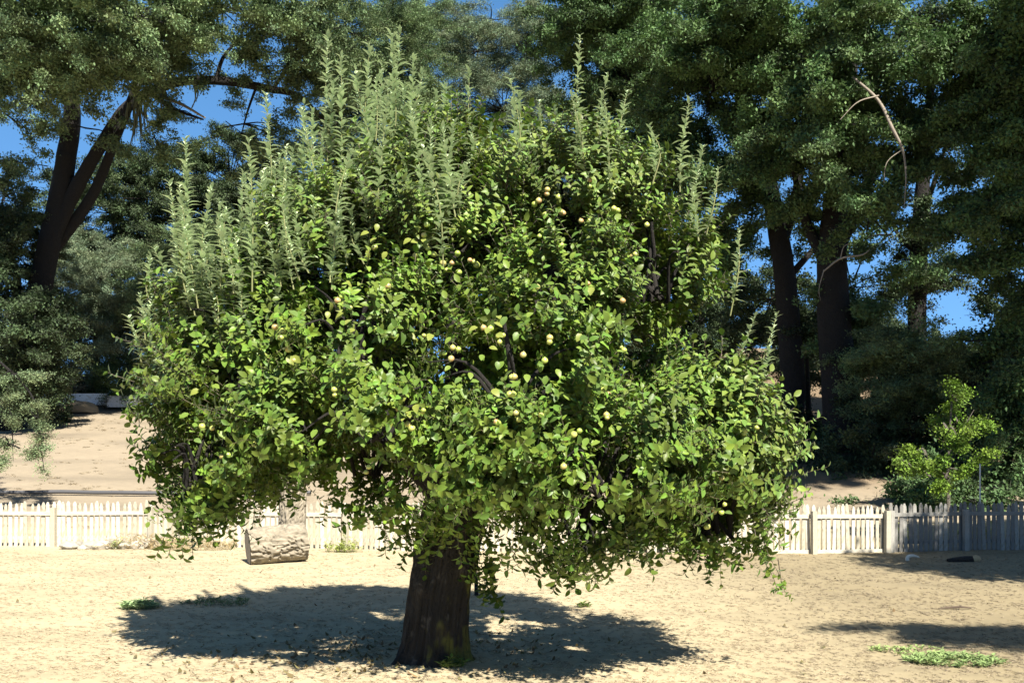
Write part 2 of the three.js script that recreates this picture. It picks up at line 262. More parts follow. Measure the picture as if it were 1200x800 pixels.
  for (let k = 0; k < 4; k++) { const x = 800 + 100 * r(), b = 440 + 170 * r(); shoots.push([x - 10, b, x + 14 + gauss(r) * 14, b - 40 - 35 * r()]); }
  for (const [si, s] of shoots.entries()) {
    const d = (si > 44 && si < 109 ? 8.75 : 9.1) + gauss(r) * 0.5, a = at(s[0], s[1] + 25, d).sub(AT), b = at(s[2], s[3], d + gauss(r) * 0.15).sub(AT), mid = a.clone().lerp(b, 0.5).add(V(gauss(r) * 0.1, 0, gauss(r) * 0.1)), curve = new THREE.QuadraticBezierCurve3(a, mid, b), len = curve.getLength();
    const stem = part('shoot', tube([[a, 0.008], [mid, 0.006], [b, 0.002]], { radial: 5, steps: 5 }), M.shootStem ||= std(col(0.16, 0.17, 0.07), 0.9), tree);
    const L = new Leaves(), n = Math.round(len / 0.0105);
    for (let i = Math.floor(n * 0.1); i <= n; i++) {
      const t = i / n, p = curve.getPoint(t), w = i * 2.4 + r(), s2 = (0.5 + 0.75 * r()) * (s[0] > 620 ? 0.78 : 0.95) * lerp(1, 0.65, t ** 3), k = 0.8 + 0.45 * r(), up = 1.15 + 1.2 * t * t * t + gauss(r) * 0.7; if (r() < 0.2) continue;
      L.add(aim(p, V(Math.cos(w), up, Math.sin(w)), 0, 1, V(Math.cos(w) * -0.35, 1, Math.sin(w) * -0.35)), [0.36 * k, 0.45 * k, 0.25 * k], 0.105 * s2, 0.046 * s2, 0.4 + 0.8 * r() * (1 - t * 0.5), 0.16);
    }
    part('foliage', L.geo(), M.appleLeaf, stem).userData.kind = 'stuff';
  }
  // the leaves that stand out singly on the side towards the viewer
  const kinds = [0, 1, 2, 3, 4, 5].map((k) => { const L = new Leaves(), q = [[0.097, 0.163, 0.015], [0.107, 0.172, 0.017], [0.085, 0.148, 0.014], [0.13, 0.19, 0.02], [0.09, 0.15, 0.026], [0.17, 0.20, 0.028]][k]; L.add(new THREE.Matrix4(), q, 0.084 - 0.003 * k, 0.046 + 0.003 * (k % 3), 0.12 + 0.07 * k, 0.1); return L.geo(); });
  let made = 0;
  while (made < 280) {
    const gold = made < 46, spot = [[490, 290], [470, 330], [405, 360], [505, 385], [465, 478], [440, 290], [335, 405], [580, 395]][made % 8], px = gold ? spot[0] + gauss(r) * 22 : 220 + r() * 660, py = gold ? spot[1] + gauss(r) * 22 : 330 + r() * 320, p = front(px, py); if (!p || p.z < (gold ? -9 : -8.4)) continue;
    p.add(V(gauss(r) * 0.04, gauss(r) * 0.04, 0.02 + r() * 0.1));
    const m = part('leaf', kinds[gold ? 5 : Math.floor(r() * 5.2)], M.appleLeaf, tree); m.applyMatrix4(aim(p.sub(AT), V(gauss(r), 0.1 - r() * 0.8, 0.5 + gauss(r) * 0.6), 0, 0.85 + 0.4 * r(), V(gauss(r) * 0.6, 0.9, 0.8))); made++;
  }
  // apples, singly and in clusters
  const ag = (() => { const pr = []; for (let i = 0; i <= 14; i++) { const a = i / 14 * Math.PI, R = Math.sin(a) * (1 + 0.06 * Math.cos(a)); let y = -Math.cos(a) * 0.9; y -= 0.22 * Math.exp(-((R) ** 2) / 0.05) * Math.sign(-Math.cos(a)) * -1 * (i > 7 ? 1 : -0.5); pr.push(new THREE.Vector2(Math.max(R, 0.001), y)); } return new THREE.LatheGeometry(pr, 14); })();
  const blush = (a, b) => { const g = ag.clone(), p = g.attributes.position, c = []; for (let i = 0; i < p.count; i++) { const t = smooth(p.getX(i) + 0.6 * noise(p.getX(i) * 2, p.getY(i) * 2, p.getZ(i) * 2), -0.1, 0.7); for (let k = 0; k < 3; k++) c.push(lerp(a[k], b[k], t)); } g.setAttribute('color', new THREE.Float32BufferAttribute(c, 3)); return g; };
  const apples = [blush([0.360, 0.408, 0.096], [0.408, 0.420, 0.108]), blush([0.335, 0.378, 0.092], [0.394, 0.319, 0.109]), blush([0.374, 0.356, 0.126], [0.413, 0.251, 0.109]), blush([0.288, 0.384, 0.072], [0.336, 0.408, 0.084])];
  const skin = new THREE.MeshPhysicalMaterial({ vertexColors: true, roughness: 0.42, clearcoat: 0.2, clearcoatRoughness: 0.4 }), stalk = new THREE.CylinderGeometry(0.06, 0.05, 0.7, 5).translate(0, 1.05, 0), stalkMat = std(col(0.1, 0.07, 0.03));
  const spots = [[440, 290], [452, 322], [455, 330], [450, 342], [490, 300], [498, 275], [503, 290], [520, 312], [536, 300], [536, 318], [552, 308], [557, 309], [582, 302], [604, 291], [633, 238], [640, 256], [652, 232], [658, 250], [680, 260], [648, 272], [630, 280], [640, 225], [755, 265], [690, 215], [405, 358], [398, 352], [412, 362], [442, 384], [463, 394], [500, 345], [503, 392], [507, 386], [529, 421], [534, 410], [332, 393], [326, 383], [344, 422], [338, 412], [465, 480], [470, 477], [478, 462], [498, 482], [455, 460], [480, 498], [520, 522], [584, 400], [576, 389], [590, 396], [602, 464], [605, 443], [613, 420], [642, 402], [640, 424], [688, 334], [748, 335], [728, 352], [775, 434], [786, 425], [782, 452], [780, 430], [768, 447], [730, 408], [710, 490], [680, 505], [718, 460], [712, 458], [633, 488], [607, 492], [662, 515], [579, 495], [606, 518], [630, 540], [660, 545], [550, 275], [700, 270], [720, 250], [745, 300], [660, 290], [615, 265], [300, 520], [262, 533], [250, 555], [240, 500], [285, 470], [845, 560], [838, 597], [848, 590], [828, 615], [870, 505], [884, 500], [560, 565], [435, 545], [392, 465], [318, 455], [625, 340], [672, 375], [705, 398], [600, 345]];
  for (const [sx, sy] of [...spots]) if (r() < 0.5) spots.push([sx + gauss(r) * 11, sy + gauss(r) * 11]);
  for (const [px, py] of spots) {
    const p = front(px, py) || at(px, py, 9); p.add(V(gauss(r) * 0.02, gauss(r) * 0.02, 0.03 + 0.05 * r())); const s = (0.021 + 0.011 * r()) * p.z / -8.4, k = Math.floor(r() * 4);
    const m = part('apple', apples[k], skin, tree); m.position.copy(p.sub(AT)); m.scale.setScalar(s); m.rotation.set(gauss(r) * 0.5, r() * 6.28, gauss(r) * 0.5); part('stalk', stalk, stalkMat, m);
  }
}

/* ------------------------------------------------------------ the other trees */
function sprayGeo(seed, n, size, L, W) {
  const r = rngOf(seed), S = new Leaves();
  for (let k = 0; k < 5; k++) { const e = V(gauss(r), gauss(r) * 0.5, gauss(r)).multiplyScalar(size); S.stick(V(0, 0, 0), e, 0.012, 0.005, [0.5, 0.42, 0.35]); }
  for (let k = 0; k < n; k++) { const s = 0.7 + 0.6 * r(), t = 0.7 + 0.6 * r(), p = V(gauss(r) * size, gauss(r) * size * 0.55, gauss(r) * size); S.add(aim(p, V(gauss(r), gauss(r) * 0.6 - 0.15, gauss(r)), 0, 1, V(gauss(r) * 0.7, 1, gauss(r) * 0.7)), [t, t, t], L * s, W * s, 0.2 * r(), 0.15, false); }
  return S.geo();
}
const SPRAY = { oak: sprayGeo(21, 62, 0.4, 0.138, 0.08), fine: sprayGeo(22, 74, 0.36, 0.1, 0.05), large: sprayGeo(23, 40, 0.4, 0.17, 0.1) };
/* trunk and limbs: lists of [sketch x, y, distance, radius]; blobs: [sketch x, y, distance, radii in sketch px (x, y), radius in m (z), sprays] */
function makeTree(name, label, category, o) {
  const r = rngOf(o.seed), base = at(o.trunk[0][0], o.trunk[0][1], o.trunk[0][2]); base.y = ground(base.x, base.z) - 0.1;
  const t = thing(name, label, category, base, o.group), P = (q) => [at(q[0], q[1], q[2]).sub(base), q[3]];
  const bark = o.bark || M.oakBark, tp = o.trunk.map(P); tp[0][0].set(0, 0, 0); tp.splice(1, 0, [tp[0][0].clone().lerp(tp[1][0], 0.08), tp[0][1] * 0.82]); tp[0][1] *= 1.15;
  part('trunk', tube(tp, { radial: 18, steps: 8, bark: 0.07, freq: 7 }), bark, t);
  for (const l of o.limbs || []) part('limb', tube(l.map(P), { radial: 10, steps: 7, bark: 0.07, freq: 5 }), bark, t);
  for (const l of o.dead || []) part('dead_branch', tube(l.map(P), { radial: 7, steps: 7, bark: 0.15, freq: 4 }), M.deadWood, t);
  const sprays = [], bits = [], tip = tp[tp.length - 1][0], shade = o.color;
  for (const [px, py, d, rx, ry, rz, n] of o.blobs) {
    const c = at(px, py, d).sub(base), k = d / FOCAL, R = V(rx * k, ry * k, rz), clumps = Math.max(3, Math.round(n * (o.thin || 1) / (o.per || 13)));
    for (let i = 0; i < clumps; i++) {
      const u = V(gauss(r), gauss(r), gauss(r)).normalize(), f = 0.35 + 0.65 * Math.cbrt(r()), cc = c.clone().add(u.clone().multiply(R).multiplyScalar(f)), sp = (o.spread || 0.4) * (0.7 + 0.6 * r()), ct = 0.75 + 0.5 * r();
      if (i % 3 === 0) { let best = tip, near = 1e9; for (const q of [c, tip]) { const dd = q.distanceTo(cc); if (dd < near) { near = dd; best = q; } } const s = best.clone().lerp(c, 0.5); bits.push(tube([[s, 0.05], [s.clone().lerp(cc, 0.55).add(V(gauss(r) * 0.2, 0.2, gauss(r) * 0.2)), 0.03], [cc, 0.012]], { radial: 4, steps: 3 })); }
      const len = (o.reach || 1.25) * (0.55 + 0.9 * r()), bd = V(u.x + gauss(r) * 0.5, u.y * 0.45 + gauss(r) * 0.35 + (o.rise || 0), u.z + gauss(r) * 0.5).normalize(), on = (t) => cc.clone().addScaledVector(bd, (t - 0.4) * 2 * len).add(V(0, -0.42 * len * t * t, 0));
      if (i % 2) bits.push(tube([[on(-0.3), 0.03], [on(0.3), 0.02], [on(0.95), 0.008]], { radial: 4, steps: 2 }));
      for (let j = 0; j < n * (o.thin || 1) / clumps; j++) { const t = r(), w = sp * (1 - 0.5 * t), p = on(t).add(V(gauss(r) * w, gauss(r) * w * 0.7 - (o.droop || 0) * r() * sp, gauss(r) * w)), q = ct * (0.8 + 0.4 * r()), y = r() * 0.25; sprays.push({ m: new THREE.Matrix4().compose(p, new THREE.Quaternion().setFromEuler(new THREE.Euler(gauss(r) * 0.6, r() * 6.28, gauss(r) * 0.6)), V(1, 1, 1).multiplyScalar((o.size || 1) * (0.75 + 0.5 * r()))), c: col(shade[0] * q * (1 + y), shade[1] * q, shade[2] * q * (1 - y * 0.5)) }); }
    }
  }
  if (bits.length) part('branches', mergeGeometries(bits), bark, t).userData.kind = 'stuff';
  copies('crown', SPRAY[o.spray || 'oak'], M.oakLeaf, sprays, t);
  return t;
}
const GREY = [0.11, 0.184, 0.08], DARK = [0.042, 0.078, 0.03], MID = [0.066, 0.138, 0.044], SOFT = [0.14, 0.21, 0.13], FRESH = [0.115, 0.22, 0.02];

const greatOak = makeTree('oak_tree', 'massive dark leaning oak with a long branch arching right across the blue sky', 'tree', { seed: 101, color: GREY, per: 9,
  trunk: [[8, 500, 54, 0.800], [32, 410, 54, 0.680], [50, 320, 54, 0.600], [66, 245, 54, 0.560], [78, 180, 54, 0.480]],
  limbs: [[[74, 205, 54, 0.560], [84, 130, 54, 0.440], [76, 70, 53, 0.320], [62, 5, 52, 0.160]], [[58, 285, 54, 0.440], [88, 222, 54, 0.384], [118, 170, 54, 0.336], [150, 124, 54, 0.304], [200, 98, 54, 0.256], [252, 94, 54, 0.248], [310, 103, 54, 0.208], [350, 113, 54, 0.160], [380, 142, 54, 0.072]], [[56, 300, 54.5, 0.360], [108, 228, 54.5, 0.288], [136, 160, 54, 0.240], [168, 80, 53, 0.240], [195, 10, 52, 0.160]], [[252, 96, 54, 0.128], [262, 66, 54, 0.096], [284, 42, 53.5, 0.048]], [[180, 112, 54, 0.160], [205, 128, 53.6, 0.104], [238, 140, 53.4, 0.048]], [[320, 104, 54, 0.112], [335, 78, 54, 0.080], [340, 40, 53.5, 0.040]], [[300, 102, 54, 0.080], [290, 130, 54, 0.056], [282, 160, 54, 0.024]]],
  dead: [[[186, 112, 53.3, 0.096], [212, 122, 53, 0.080], [240, 138, 52.8, 0.05]]],
  blobs: [[50, 25, 47, 95, 48, 4, 900], [60, 62, 46.3, 75, 30, 3, 480], [150, 25, 47, 85, 42, 4, 750], [20, 80, 49, 55, 30, 3, 330], [120, 72, 48, 60, 22, 3, 200], [260, 12, 50, 90, 36, 3.5, 480], [345, 30, 51, 55, 40, 3, 360], [340, 82, 53, 45, 20, 2, 80], [205, 130, 54, 45, 22, 2, 80], [285, 145, 54, 60, 36, 2, 90], [345, 180, 54, 25, 40, 2, 50], [100, 150, 53, 60, 36, 3, 45], [25, 150, 53, 40, 36, 3, 60], [30, 200, 53, 30, 24, 2, 24], [180, 160, 53.5, 40, 30, 2, 30], [245, 70, 54, 45, 22, 2, 36], [180, 70, 51, 40, 20, 2, 130], [385, 75, 53, 30, 50, 2.5, 160]] });
{ // pale lichen hanging from its branches
  const r = rngOf(7), base = greatOak.position, bits = [];
  for (const [px, py, l] of [[158, 105, 70], [163, 112, 60], [170, 105, 55], [205, 5, 50], [212, 10, 45], [152, 120, 45], [190, 100, 40], [225, 96, 35], [160, 90, 80], [208, 0, 60]]) for (let k = 0; k < 4; k++) { const a = at(px + gauss(r) * 4, py, 52.6 + gauss(r) * 0.4).sub(base), h = l / 21 * (0.6 + 0.5 * r()); bits.push(tube([[a, 0.03], [a.clone().add(V(gauss(r) * 0.16, -h * 0.5, gauss(r) * 0.2)), 0.035], [a.clone().add(V(gauss(r) * 0.3, -h, 0)), 0.008]], { radial: 5, steps: 9, bark: 1.2, freq: 3 })); }
  part('hanging_lichen', mergeGeometries(bits), M.lichen, greatOak).userData.kind = 'stuff';
}
makeTree('oak_tree', 'pale drooping oak branch hanging over the sandy field in front of the great oak', 'tree', { seed: 102, color: [0.125, 0.19, 0.095], spray: 'fine', spread: 0.16, reach: 0.35, droop: 1, size: 0.6,
  trunk: [[-120, 640, 31, 0.45], [-115, 520, 31, 0.4], [-105, 380, 31, 0.3]], limbs: [[[-108, 420, 31, 0.16], [-60, 390, 31.5, 0.1], [0, 425, 32, 0.045], [40, 470, 32, 0.025], [45, 525, 32, 0.01]], [[-90, 410, 31, 0.09], [-30, 440, 32, 0.04], [10, 490, 32, 0.02], [15, 540, 32, 0.008]]],
  blobs: [[-90, 330, 31, 60, 60, 2, 300], [-40, 410, 31.5, 30, 30, 1, 70], [15, 440, 32, 24, 14, 0.6, 26], [42, 490, 32, 7, 36, 0.4, 60], [12, 480, 32, 16, 16, 0.4, 44], [10, 522, 32, 12, 20, 0.4, 40], [48, 525, 32, 5, 14, 0.3, 20]] });
const behind = [ // label, seed, colour, spray, trunk, blobs
  ['dark bushy evergreen hiding the foot of the massive leaning oak', 111, DARK, 'oak', [[20, 480, 58, 0.5], [18, 400, 58, 0.35], [20, 320, 58, 0.2]], [[10, 300, 54, 42, 70, 3, 900], [28, 400, 51.5, 48, 60, 2.6, 1000], [20, 450, 55, 55, 34, 3, 700], [5, 230, 58, 30, 40, 3, 260]]],
  ['round black-green oak filling the gap below the arching branch', 112, DARK, 'oak', [[215, 480, 72, 0.6], [215, 380, 72, 0.45], [212, 260, 72, 0.3]], [[190, 235, 71, 75, 60, 5, 800], [270, 215, 71, 70, 55, 5, 700], [130, 250, 72, 60, 55, 5, 560], [320, 260, 72, 60, 70, 5, 600], [200, 310, 72, 110, 50, 5, 700]]],
  ['soft grey-green willowy tree beside the oak trunk at the field top', 113, SOFT, 'fine', [[112, 478, 66, 0.35], [112, 420, 66, 0.25], [115, 340, 66, 0.15]], [[120, 330, 66, 55, 48, 4, 760], [92, 400, 66, 50, 50, 4, 760], [150, 395, 65, 45, 55, 3.5, 640], [85, 300, 67, 25, 30, 3, 160]]],
  ['broad grey-green tree just above the left end of the apple crown', 114, GREY, 'fine', [[215, 480, 66, 0.35], [216, 410, 66, 0.28], [222, 320, 66, 0.18]], [[235, 310, 65, 65, 45, 4, 650], [190, 370, 64, 50, 45, 4, 450], [270, 370, 65, 60, 60, 4, 560]]],
  ['low silvery willow bush above the white wall on the slope', 115, [0.17, 0.18, 0.125], 'fine', [[70, 482, 64.5, 0.2], [68, 465, 64.5, 0.15], [66, 445, 64.5, 0.1]], [[75, 455, 64, 35, 22, 2, 240], [105, 462, 64, 25, 16, 2, 150], [40, 462, 64, 25, 18, 2, 140]]],
  ['dark rounded shrub at the far edge of the field, touching the apple crown', 116, MID, 'fine', [[160, 482, 64, 0.25], [160, 465, 64, 0.18], [160, 440, 64, 0.1]], [[150, 450, 63.5, 32, 30, 2.5, 330], [185, 455, 63, 30, 28, 2.5, 280], [215, 440, 64, 35, 40, 3, 320]]],
  ['tall grey-green tree behind the tallest apple shoots', 117, GREY, 'fine', [[440, 500, 60, 0.6], [440, 350, 60, 0.45], [440, 180, 60, 0.25]], [[405, 35, 58, 45, 45, 3.5, 480], [462, 60, 58, 50, 60, 4, 640], [440, 140, 58, 60, 60, 4, 620], [490, 160, 59, 40, 70, 4, 430], [400, 190, 60, 40, 50, 4, 330], [490, 20, 60, 30, 30, 3, 170]]],
  ['hazy pale tree with open crown under the notch of sky at the top', 118, SOFT, 'fine', [[595, 500, 66, 0.6], [595, 350, 66, 0.45], [592, 160, 66, 0.25]], [[560, 60, 65, 32, 40, 3.5, 330], [618, 45, 65, 30, 45, 3.5, 330], [575, 25, 66, 26, 18, 2, 60], [525, 40, 65, 25, 40, 3, 200], [590, 130, 65, 65, 50, 4.5, 700], [560, 200, 66, 50, 40, 4, 380], [630, 200, 66, 50, 40, 4, 400]]],
  ['mid green oak right of the notch of sky, behind the tall single shoot', 119, MID, 'oak', [[715, 520, 55, 0.7], [715, 380, 55, 0.5], [710, 180, 55, 0.3]], [[680, 25, 53, 45, 40, 3.5, 430], [740, 20, 53, 60, 45, 4, 560], [735, 100, 53, 55, 45, 4, 480], [690, 130, 55, 40, 30, 3, 190], [770, 160, 54, 45, 45, 4, 330]]],
];
for (const q of behind.slice(1, 9)) for (const b of q[5]) b[6] *= 1.7;
for (const [label, seed, color, spray, trunk, blobs] of behind) makeTree('background_tree', label, 'tree', { seed, color, spray, trunk, blobs });
makeTree('oak_tree', 'huge dark oak towering directly above the right half of the apple crown', 'tree', { seed: 121, per: 21, thin: 0.97, color: MID,
  trunk: [[918, 582, 45, 0.75], [928, 480, 45, 0.6], [925, 380, 45, 0.52], [912, 270, 45, 0.45], [890, 170, 45, 0.32], [865, 80, 44, 0.2]],
  limbs: [[[915, 290, 45, 0.3], [935, 220, 45, 0.22], [940, 150, 44, 0.12]], [[905, 240, 45, 0.28], [860, 210, 44.5, 0.2], [815, 200, 44, 0.1]], [[920, 330, 45, 0.2], [955, 290, 45, 0.12], [975, 265, 45, 0.06]]],
  blobs: [[800, 35, 42, 60, 45, 3.5, 560], [860, 30, 41, 60, 50, 4, 700], [835, 105, 42, 65, 50, 3.5, 620], [800, 180, 44, 45, 50, 3, 360], [870, 190, 42, 55, 50, 3.5, 480], [915, 120, 42, 45, 50, 3, 250], [880, 270, 45, 35, 45, 3, 110], [845, 290, 46, 40, 50, 3, 280], [925, 50, 41, 50, 40, 3.5, 460]] });
makeTree('oak_tree', 'lofty oak with a bare broken grey branch dangling in its sunlit leaves', 'tree', { seed: 122, per: 21, thin: 0.97, color: [0.084, 0.163, 0.058],
  trunk: [[985, 585, 42, 1.0], [988, 500, 42, 0.85], [980, 400, 42, 0.72], [975, 300, 42, 0.62], [985, 190, 42, 0.42], [1000, 70, 41, 0.22]],
  limbs: [[[978, 300, 42, 0.35], [1010, 230, 42, 0.25], [1040, 170, 41, 0.14]], [[978, 330, 42, 0.3], [945, 260, 42, 0.2], [930, 200, 41, 0.1]], [[985, 200, 42, 0.2], [960, 130, 41, 0.14], [950, 60, 40, 0.08]]],
  dead: [[[1000, 90, 35.8, 0.042], [1030, 118, 35.2, 0.054], [1046, 150, 34.8, 0.060], [1058, 175, 34.8, 0.042], [1062, 205, 34.8, 0.030], [1060, 245, 34.8, 0.012]], [[1030, 112, 35.1, 0.030], [1005, 120, 34.8, 0.018], [985, 140, 34.8, 0.009]], [[965, 318, 36.8, 0.030], [985, 303, 36.6, 0.036], [1012, 298, 36.4, 0.030], [1020, 292, 36.4, 0.012]], [[985, 303, 36.6, 0.021], [990, 288, 36.5, 0.015], [1000, 285, 36.4, 0.006]], [[966, 316, 36.8, 0.021], [960, 340, 36.8, 0.012], [962, 352, 36.8, 0.006]], [[1058, 175, 34.8, 0.018], [1040, 190, 34.8, 0.012], [1036, 215, 34.8, 0.006]]],
  blobs: [[985, 30, 38, 55, 40, 3.5, 620], [1020, 85, 38, 40, 45, 3, 280], [960, 140, 38, 50, 35, 3, 330], [1060, 185, 38, 40, 55, 2.5, 300], [985, 180, 38.5, 45, 40, 3, 360], [950, 200, 40, 40, 40, 3, 130], [1010, 240, 39, 50, 32, 2.5, 170], [960, 70, 38, 45, 45, 3, 400], [960, 290, 43, 25, 50, 2, 60], [1000, 330, 43, 40, 50, 2.5, 80], [1000, 400, 43, 50, 60, 2.5, 240], [945, 245, 43, 34, 34, 2, 30], [1045, 275, 43, 34, 40, 2, 40], [1035, 330, 44, 40, 30, 2, 40]] });
makeTree('oak_tree', 'slender straight trunk with ragged leaves standing clear against blue sky gaps', 'tree', { seed: 123, color: DARK,
  trunk: [[1072, 585, 47, 0.5], [1074, 450, 47, 0.45], [1076, 330, 47, 0.42], [1080, 240, 47, 0.36], [1090, 120, 46, 0.2], [1095, 40, 45, 0.1]], limbs: [[[1078, 260, 47, 0.16], [1100, 200, 47, 0.1], [1115, 150, 46, 0.05]], [[1076, 300, 47, 0.12], [1050, 270, 47, 0.08], [1040, 240, 47, 0.04]]],
  blobs: [[1080, 265, 46, 26, 36, 2, 120], [1105, 170, 46, 30, 40, 2.5, 60], [1095, 30, 44, 40, 35, 3, 160], [1060, 330, 47, 30, 30, 2, 60], [1105, 315, 47, 18, 30, 2, 40], [1120, 90, 45, 30, 50, 2.5, 80], [1110, 340, 46, 40, 36, 2, 45], [1150, 320, 46, 34, 40, 2, 45], [1105, 240, 46, 30, 40, 2, 30]] });
makeTree('oak_tree', 'heavy oak leaning in over the shaded end of the picket fence', 'tree', { seed: 124, per: 21, thin: 0.97, color: MID,
  trunk: [[1128, 590, 38, 0.45], [1140, 470, 38, 0.4], [1168, 400, 38, 0.34], [1205, 350, 38, 0.3], [1235, 240, 37, 0.25]], limbs: [[[1220, 300, 37.5, 0.22], [1190, 220, 37, 0.16], [1160, 140, 36, 0.1]], [[1235, 250, 37, 0.2], [1200, 120, 36, 0.14], [1180, 40, 35, 0.08]]],
  blobs: [[1175, 40, 34, 60, 50, 3.5, 640], [1160, 120, 35, 45, 45, 3, 220], [1210, 150, 34, 50, 60, 3, 420], [1180, 225, 34.5, 42, 42, 2.5, 360], [1165, 290, 35, 36, 40, 2, 120], [1215, 300, 35, 40, 60, 2.5, 320], [1240, 60, 34, 70, 70, 4, 500], [1140, 60, 36, 35, 40, 2.5, 90]] });
const thicket = [
  ['feathery grey-green shrub at the foot of the slender straight trunk', 131, GREY, 'fine', [[1068, 590, 40, 0.18], [1068, 500, 40, 0.14], [1068, 420, 40, 0.08]], [[1068, 410, 39.5, 42, 34, 2, 430], [1045, 450, 39.5, 30, 40, 2, 260], [1095, 440, 40, 35, 40, 2, 280]]],
  ['dark leafy shrub along the right edge behind the fresh green sapling', 132, MID, 'oak', [[1182, 590, 37, 0.2], [1182, 500, 37, 0.15], [1180, 440, 37, 0.08]], [[1185, 425, 36.5, 32, 45, 2, 330], [1165, 480, 37, 35, 45, 2, 260], [1200, 520, 36, 30, 60, 2, 330]]],
  ['tangle of dark brush on the bank under the huge dark oak', 142, DARK, 'oak', [[945, 585, 40, 0.1], [945, 570, 40, 0.08], [946, 545, 40, 0.05]], [[935, 552, 40, 34, 24, 1.6, 260], [980, 558, 39.5, 34, 20, 1.6, 260], [905, 560, 41, 30, 20, 1.6, 160], [1015, 565, 38.5, 30, 15, 1.3, 150]]],
  ['dark brush spilling over the bank behind the bottom-boarded fence', 143, DARK, 'oak', [[975, 575, 44, 0.1], [975, 545, 44, 0.08], [976, 500, 44, 0.05]], [[950, 510, 44, 30, 30, 2, 240], [1005, 500, 44, 38, 40, 2, 330], [985, 545, 43, 40, 22, 2, 220]]],
  ['low blackish undergrowth bush beneath the lofty oak', 133, DARK, 'oak', [[1020, 585, 41, 0.15], [1020, 560, 41, 0.12], [1022, 520, 41, 0.06]], [[1020, 520, 40.5, 45, 55, 2, 400], [1060, 550, 39, 40, 35, 1.8, 260], [1100, 520, 41, 40, 60, 2, 300]]],
  ['shaggy dark bush just behind the right corner of the fence', 134, MID, 'oak', [[1075, 600, 33, 0.1], [1075, 585, 33, 0.08], [1076, 565, 33, 0.05]], [[1075, 572, 33, 32, 20, 1.2, 190], [1120, 580, 32, 30, 16, 1, 150]]],
  ['dark oak sapling clump between the two thick trunks', 135, DARK, 'oak', [[948, 580, 46, 0.2], [948, 500, 46, 0.16], [946, 420, 46, 0.08]], [[945, 400, 47, 30, 45, 2.5, 200], [905, 350, 48, 40, 50, 3, 260]]],
  ['shadowy dense tree glimpsed behind the right side of the apple crown', 136, DARK, 'oak', [[820, 540, 60, 0.5], [820, 420, 60, 0.4], [820, 300, 60, 0.2]], [[800, 330, 60, 70, 70, 5, 620], [860, 400, 60, 60, 60, 5, 520], [790, 440, 60, 60, 60, 5, 420]]],
  ['wide shadowy tree behind the heart of the apple crown', 137, DARK, 'oak', [[650, 520, 66, 0.5], [650, 400, 66, 0.4], [650, 300, 66, 0.2]], [[620, 280, 66, 70, 60, 5, 620], [700, 290, 64, 70, 70, 5, 620], [650, 400, 66, 100, 60, 5, 600]]],
  ['spreading dusky tree behind the left middle of the apple crown', 138, DARK, 'oak', [[430, 500, 70, 0.5], [430, 400, 70, 0.4], [430, 300, 70, 0.2]], [[380, 290, 70, 70, 60, 5, 600], [460, 300, 68, 70, 70, 5, 620], [420, 400, 70, 110, 60, 5, 620]]],
  ['far dark tree low on the hillside at the right edge', 139, DARK, 'oak', [[1190, 480, 62, 0.4], [1190, 430, 62, 0.3], [1190, 400, 62, 0.2]], [[1180, 420, 62, 50, 36, 4, 330], [1120, 440, 62, 50, 42, 4, 330], [1230, 410, 62, 50, 60, 4, 330]]],
  ['far dark tree low on the hillside behind the lofty oak trunk', 140, DARK, 'oak', [[1020, 470, 66, 0.4], [1020, 420, 66, 0.3], [1018, 390, 66, 0.2]], [[1010, 400, 66, 50, 36, 4, 330], [1060, 420, 66, 50, 40, 4, 330], [960, 390, 66, 45, 45, 4, 330]]],
];
for (const q of thicket.slice(7)) for (const b of q[5]) b[6] *= 1.8;
for (const [label, seed, color, spray, trunk, blobs] of thicket) makeTree('woodland_tree', label, seed === 133 || seed === 142 || seed === 143 || seed === 134 || seed === 131 || seed === 132 ? 'shrub' : 'tree', { seed, color, spray, trunk, blobs });
makeTree('sapling', 'fresh yellow-green sapling glowing in front of the dark wood behind the fence', 'tree', { seed: 141, color: FRESH, spray: 'oak', spread: 0.18, reach: 0.45, rise: 0.9, size: 0.6, bark: M.paleBark,
  trunk: [[1112, 612, 30, 0.07], [1112, 540, 30, 0.05], [1116, 470, 30, 0.025]], limbs: [[[1112, 560, 30, 0.03], [1090, 540, 29.8, 0.02], [1072, 530, 29.7, 0.01]], [[1113, 530, 30, 0.03], [1130, 500, 29.8, 0.02], [1142, 480, 29.8, 0.01]]],
  blobs: [[1122, 470, 29.8, 14, 20, 0.5, 24], [1112, 505, 29.8, 24, 24, 0.7, 46], [1086, 535, 29.6, 20, 14, 0.6, 46], [1136, 520, 29.8, 14, 32, 0.6, 34], [1070, 548, 29.6, 10, 8, 0.4, 14], [1108, 560, 29.8, 30, 20, 0.7, 34]] });
